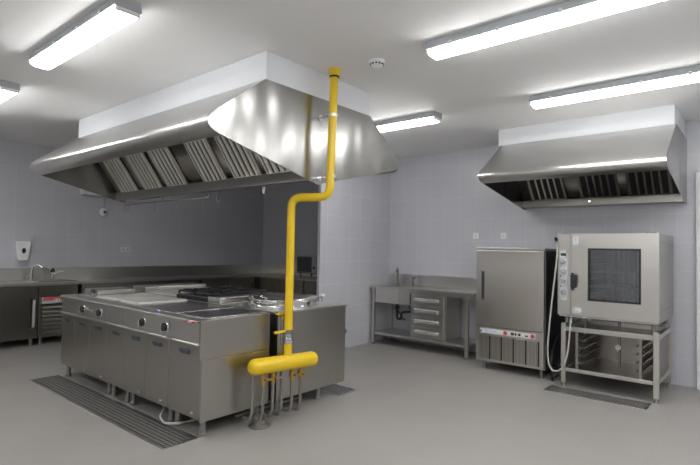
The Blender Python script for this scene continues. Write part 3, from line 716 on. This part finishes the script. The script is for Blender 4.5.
# ------------------------------------------------------------------ blast chiller
CX0, CX1, CY0, CY1 = -2.815, -1.965, 5.87, 6.68
t = thing('blast_chiller', 'upright stainless blast chiller with one large door and louvred base', 'fridge', ((CX0+CX1)/2, 6.3, 0))
MB().box(CX0+.004, CX1-.004, CY0+.05, CY1, .10, 1.49).build('body', M_steelv, t, bevel=.003)
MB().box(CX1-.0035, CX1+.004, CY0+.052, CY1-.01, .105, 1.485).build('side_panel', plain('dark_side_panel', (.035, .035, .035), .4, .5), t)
MB().box(CX0-.003, CX1+.006, CY0-.004, CY1+.003, 1.4905, 1.522).build('top_cap', M_steel, t, bevel=.003)
dr = MB().box(CX0+.002, CX1-.006, CY0, CY0+.0495, .545, 1.488).build('door', M_steelv, t, bevel=.005)
MB().box(-2.75, -2.702, CY0-.0035, CY0-.0005, .865, 1.23).build('handle_plate', M_pipe, dr, bevel=.001)
MB().box(-2.733, -2.711, CY0-.0055, CY0-.0036, .88, 1.215).build('handle_recess', M_black, dr)
MB().cyl((CX1-.03, CY0+.02, 1.4885), (CX1-.03, CY0+.02, 1.4903), .01).build('hinge', M_chrome, dr)
MB().box(CX0+.002, CX1-.006, CY0+.004, CY0+.0495, .115, .538).build('base_panel', M_steelv, t, bevel=.003)
cp = MB().box(CX0+.06, CX1-.10, CY0-.002, CY0+.0038, .455, .515).build('control_strip', M_label, t, bevel=.001)
MB().box(-2.70, -2.54, CY0-.0032, CY0-.0021, .468, .500).build('pale_badge', plain('pale_blue_print', (.55, .62, .78), .4), cp)
MB().box(CX0+.065, CX0+.085, CY0-.0032, CY0-.0021, .472, .492).box(-2.36, -2.32, CY0-.0032, CY0-.0021, .470, .500).box(-2.31, -2.29, CY0-.0032, CY0-.0021, .470, .500).box(-2.27, -2.24, CY0-.0032, CY0-.0021, .470, .500).box(-2.19, -2.15, CY0-.0032, CY0-.0021, .472, .488).build('black_print', M_black, cp)
MB().lathe((-2.43, CY0-.0021, .484), [(.024, 0), (.024, -.0011)], 18, 'y').lathe((-2.10, CY0-.0021, .484), [(.024, 0), (.024, -.0011)], 18, 'y').build('red_emblem', M_red, cp)
lv = MB()
for blk in range(5):
    a = CX0+.05+blk*.150
    for k in range(8): lv.box(a+k*.0165, a+k*.0165+.0105, CY0-.004, CY0+.0021, .145, .425)
    lv.box(a-.008, a+.128, CY0-.003, CY0+.0021, .425, .432).box(a-.008, a+.128, CY0-.003, CY0+.0021, .138, .145)
lv.build('grille_fins', M_steelv, t)
MB().box(CX0+.045, CX1-.055, CY0+.0022, CY0+.0034, .140, .43).build('grille_back', M_dark, t)
for x in (CX0+.08, CX1-.06):
    for y in (CY0+.09, CY1-.09): leg(MB(), x, y, .0995, .02).build('leg', M_pipe, t)

# ------------------------------------------------------------------ oven stand
SX0, SX1, SY0, SY1 = -1.74, -.810, 5.745, 6.62
t = thing('oven_stand', 'open stainless tray-rack stand carrying the combi oven', 'stand', ((SX0+SX1)/2, 6.15, 0))
for x in (SX0, SX1-.05):
    for y in (SY0, SY1-.05):
        l = MB().box(x, x+.05, y, y+.05, .045, .70).build('leg', M_steelv, t, bevel=.003)
        MB().lathe((x+.025, y+.025, 0), [(.02, 0), (.02, .03), (.014, .0445)], 14).build('foot', M_pipe, l)
r_ = MB()
for (z0, z1) in ((.615, .665), (.175, .215)):
    for y in (SY0+.004, SY1-.046): r_.box(SX0+.051, SX1-.051, y, y+.04, z0, z1)
    for x in (SX0+.005, SX1-.045): r_.box(x, x+.04, SY0+.051, SY1-.051, z0, z1)
r_.build('rails', M_steel, t, bevel=.003)
MB().box(SX0+.046, SX1-.046, SY0+.045, SY1-.047, .196, .206).build('shelf', M_steelv, t)
MB().box(SX0+.06, SX1-.06, SY1-.045, SY1-.042, .216, .614).build('back_sheet', M_cab, t)
sl = MB()
for (xa, xb) in ((SX0+.15, SX0+.175), (SX1-.175, SX1-.15)):
    sl.box(xa, xb, SY0+.01, SY0+.03, .216, .614).box(xa, xb, SY1-.09, SY1-.07, .216, .614)
for k in range(4):
    z = .27+k*.085
    sl.box(SX0+.176, SX0+.215, SY0+.03, SY1-.09, z, z+.006).box(SX0+.155, SX0+.176, SY0+.03, SY1-.09, z, z+.025)
    sl.box(SX1-.215, SX1-.176, SY0+.03, SY1-.09, z, z+.006).box(SX1-.176, SX1-.155, SY0+.03, SY1-.09, z, z+.025)
sl.build('tray_slide', M_pipe, t)
MB().box(SX1-.03, SX1-.026, SY0+.051, SY1-.051, .216, .614).build('side_sheet', M_cab, t)
MB().box(SX0+.02, SX0+.024, SY0+.051, SY1-.051, .216, .614).build('side_sheet', M_cab, t)
tf = MB()
for x in (SX0+.02, SX1-.08):
    for y in (SY0+.02, SY1-.08): tf.cyl((x+.03, y+.03, .7005), (x+.03, y+.03, .775), .02)
tf.build('support_foot', M_pipe, t)
# drain under the oven
o = thing('oven_drain', 'grey drain pipe with a white valve inside the oven stand', 'pipe', (-1.25, 6.2, .2))
MB().tube(fillet([(-1.25, 6.2, .206), (-1.25, 6.2, .74), (-1.25, 6.3, .77)], .03, 5), .014, 12).build('pipe', M_pipe, o)
MB().cyl((-1.25, 6.17, .44), (-1.25, 6.12, .44), .028).build('valve', M_plastic, o)
MB().box(-1.255, -1.245, 6.10, 6.119, .40, .48).build('valve_lever', M_plastic, o, bevel=.003)

# ------------------------------------------------------------------ combi oven
OX0, OX1, OY0, OY1 = -1.765, -.800, 5.70, 6.70
t = thing('combi_oven', 'stainless steel combi oven with a large glass window on the rack stand', 'oven', ((OX0+OX1)/2, 6.1, .775))
# hollow body: six sheets round a cavity
bd = MB()
bd.box(OX0, OX1, OY1-.02, OY1, .785, 1.685)
bd.box(OX0, OX1, OY0+.045, OY1-.021, 1.60, 1.685).box(OX0, OX1, OY0+.045, OY1-.021, .785, .90)
bd.box(OX0, -1.50, OY0+.045, OY1-.021, .901, 1.599).box(-.90, OX1, OY0+.045, OY1-.021, .901, 1.599)
bd.build('body', M_end, t, bevel=.003)  # darker steel than the door: shade of the side put into the colour
MB().box(OX0+.01, OX1-.01, OY0+.02, OY0+.044, .776, .795).build('drip_gutter', M_chrome, t, bevel=.003)
cp = MB().box(OX0, -1.628, OY0, OY0+.044, .797, 1.685).build('control_column', M_steelv, t, bevel=.003)
pan = MB().prism(poly2([(-1.745, .955), (-1.66, .955), (-1.66, 1.505), (-1.745, 1.505)], [.035, .035, .012, .012], 5), OY0-.004, OY0-.0005, 'y').build('control_panel', M_panelgrey, t)
for z in (1.38, 1.27, 1.165, 1.045):
    MB().lathe((-1.70, OY0-.0045, z), [(.027, 0), (.026, -.012), (.020, -.024)], 22, 'y').build('knob', M_chrome, pan)
MB().box(-1.73, -1.675, OY0-.0055, OY0-.0041, 1.44, 1.47).build('display', M_dark, pan)
MB().box(-1.738, -1.732, OY0-.0055, OY0-.0041, 1.32, 1.33).box(-1.738, -1.725, OY0-.0055, OY0-.0041, 1.21, 1.225).box(-1.738, -1.725, OY0-.0055, OY0-.0041, 1.10, 1.115).box(-1.67, -1.664, OY0-.0055, OY0-.0041, 1.48, 1.49).build('panel_mark', M_black, pan)
# door with opening
a0, a1, c0, c1 = -1.445, -.963, .975, 1.52
dr = MB()
dr.box(-1.624, a0, OY0-.004, OY0+.040, .80, 1.685).box(a1, OX1, OY0-.004, OY0+.040, .80, 1.685).box(a0, a1, OY0-.004, OY0+.040, .80, c0).box(a0, a1, OY0-.004, OY0+.040, c1, 1.685)
do = dr.build('door', M_steelv, t)
MB().box(a0-.008, a0+.012, OY0-.007, OY0-.0045, c0-.008, c1+.008).box(a1-.012, a1+.008, OY0-.007, OY0-.0045, c0-.008, c1+.008).box(a0+.012, a1-.012, OY0-.007, OY0-.0045, c0-.008, c0+.012).box(a0+.012, a1-.012, OY0-.007, OY0-.0045, c1-.012, c1+.008).build('window_gasket', M_black, do)
MB().box(a0+.001, a1-.001, OY0+.008, OY0+.014, c0+.001, c1-.001).build('window_glass', M_glass, do)
MB().box(-1.617, -1.592, OY0-.03, OY0-.0045, 1.07, 1.26).box(-1.617, -1.560, OY0-.05, OY0-.0305, 1.10, 1.24).build('handle', M_black, do, bevel=.006)
lb = MB().box(-1.60, -1.548, OY0-.006, OY0-.0045, 1.565, 1.655).build('warning_label', M_label, do)
MB().box(-1.583, -1.565, OY0-.0072, OY0-.0062, 1.59, 1.63).build('label_symbol', M_greyplastic, lb)
lb = MB().box(-1.605, -1.52, OY0-.006, OY0-.0045, .83, .885).build('rating_plate', M_label, do)
MB().box(-1.595, -1.585, OY0-.0072, OY0-.0062, .842, .872).box(-1.578, -1.548, OY0-.0072, OY0-.0062, .842, .85).box(-1.54, -1.528, OY0-.0072, OY0-.0062, .842, .86).build('plate_print', M_greyplastic, lb)
# rack and trays inside
rk = MB()
for x in [-1.40+.055*k for k in range(9)]: rk.cyl((x, OY1-.06, .905), (x, OY1-.06, 1.595), .010, 8)
for k in range(8):
    z = .95+k*.08
    rk.box(-1.495, -1.46, OY0+.10, OY1-.08, z, z+.006).box(-.94, -.905, OY0+.10, OY1-.08, z, z+.006)
rk.build('rack', M_label, t)
sv = MB()
for z in (1.115, 1.275):
    for y in (OY0+.10, OY1-.10): sv.cyl((-1.46, y, z), (-.94, y, z), .007, 8)
    for k in range(9): sv.cyl((-1.44+k*.06, OY0+.10, z), (-1.44+k*.06, OY1-.10, z), .0025, 6)
sv.build('wire_shelf', M_label, t)
tv = MB()
for x in (-.92, -.88, -.85): tv.cyl((x, OY0+.12, 1.6855), (x, OY0+.12, 1.70), .012, 12)
tv.build('top_cap_screw', M_pipe, t)
# spray hose
t = thing('spray_hose', 'pale flexible spray hose looping down between the chiller and the oven', 'hose', (-1.84, 5.66, .15))
pts = [(-1.80, 5.78, 1.60), (-1.765, 5.69, 1.52), (-1.775, 5.67, 1.30), (-1.80, 5.66, 1.06), (-1.83, 5.66, .75), (-1.852, 5.66, .50), (-1.855, 5.66, .36), (-1.84, 5.66, .24), (-1.786, 5.66, .175), (-1.70, 5.66, .22), (-1.655, 5.66, .34), (-1.635, 5.67, .5), (-1.625, 5.69, .72), (-1.625, 5.74, .768)]
def catmull(P, n=6):
    P = [Vector(p) for p in P]; out = []
    Q = [2*P[0]-P[1]]+P+[2*P[-1]-P[-2]]
    for i in range(1, len(Q)-2):
        for k in range(n):
            s_ = k/n; a, b_, c, d_ = Q[i-1], Q[i], Q[i+1], Q[i+2]
            out.append(.5*((2*b_)+(c-a)*s_+(2*a-5*b_+4*c-d_)*s_*s_+(3*b_-a-3*c+d_)*s_**3))
    return out+[P[-1]]
MB().tube(catmull(pts), .0095, 10).build('hose', M_rubber, t)
MB().tube([(-1.80, 5.78, 1.60), (-1.81, 5.80, 1.625), (-1.83, 5.82, 1.64)], [.016, .018, .012], 12).build('spray_head', M_black, t)
# cable bundle beside the chiller
o = MB().tube(catmull([(-1.905, 6.2, .012), (-1.90, 5.98, .015), (-1.88, 5.9, .03), (-1.90, 5.95, .30), (-1.90, 6.3, .6)]), .012, 8).build('power_cable', M_black)
tag(o, 'black power cable on the floor between the chiller and the oven stand', 'cable')

# ------------------------------------------------------------------ world / view
w = bpy.data.worlds.new('world'); sc.world = w; w.use_nodes = True
w.node_tree.nodes['Background'].inputs[0].default_value = (.5, .5, .5, 1)
w.node_tree.nodes['Background'].inputs[1].default_value = .0
vs = sc.view_settings; vs.view_transform = 'Standard'; vs.look = 'None'; vs.gamma = 1; vs.use_curve_mapping = False; vs.exposure = .2
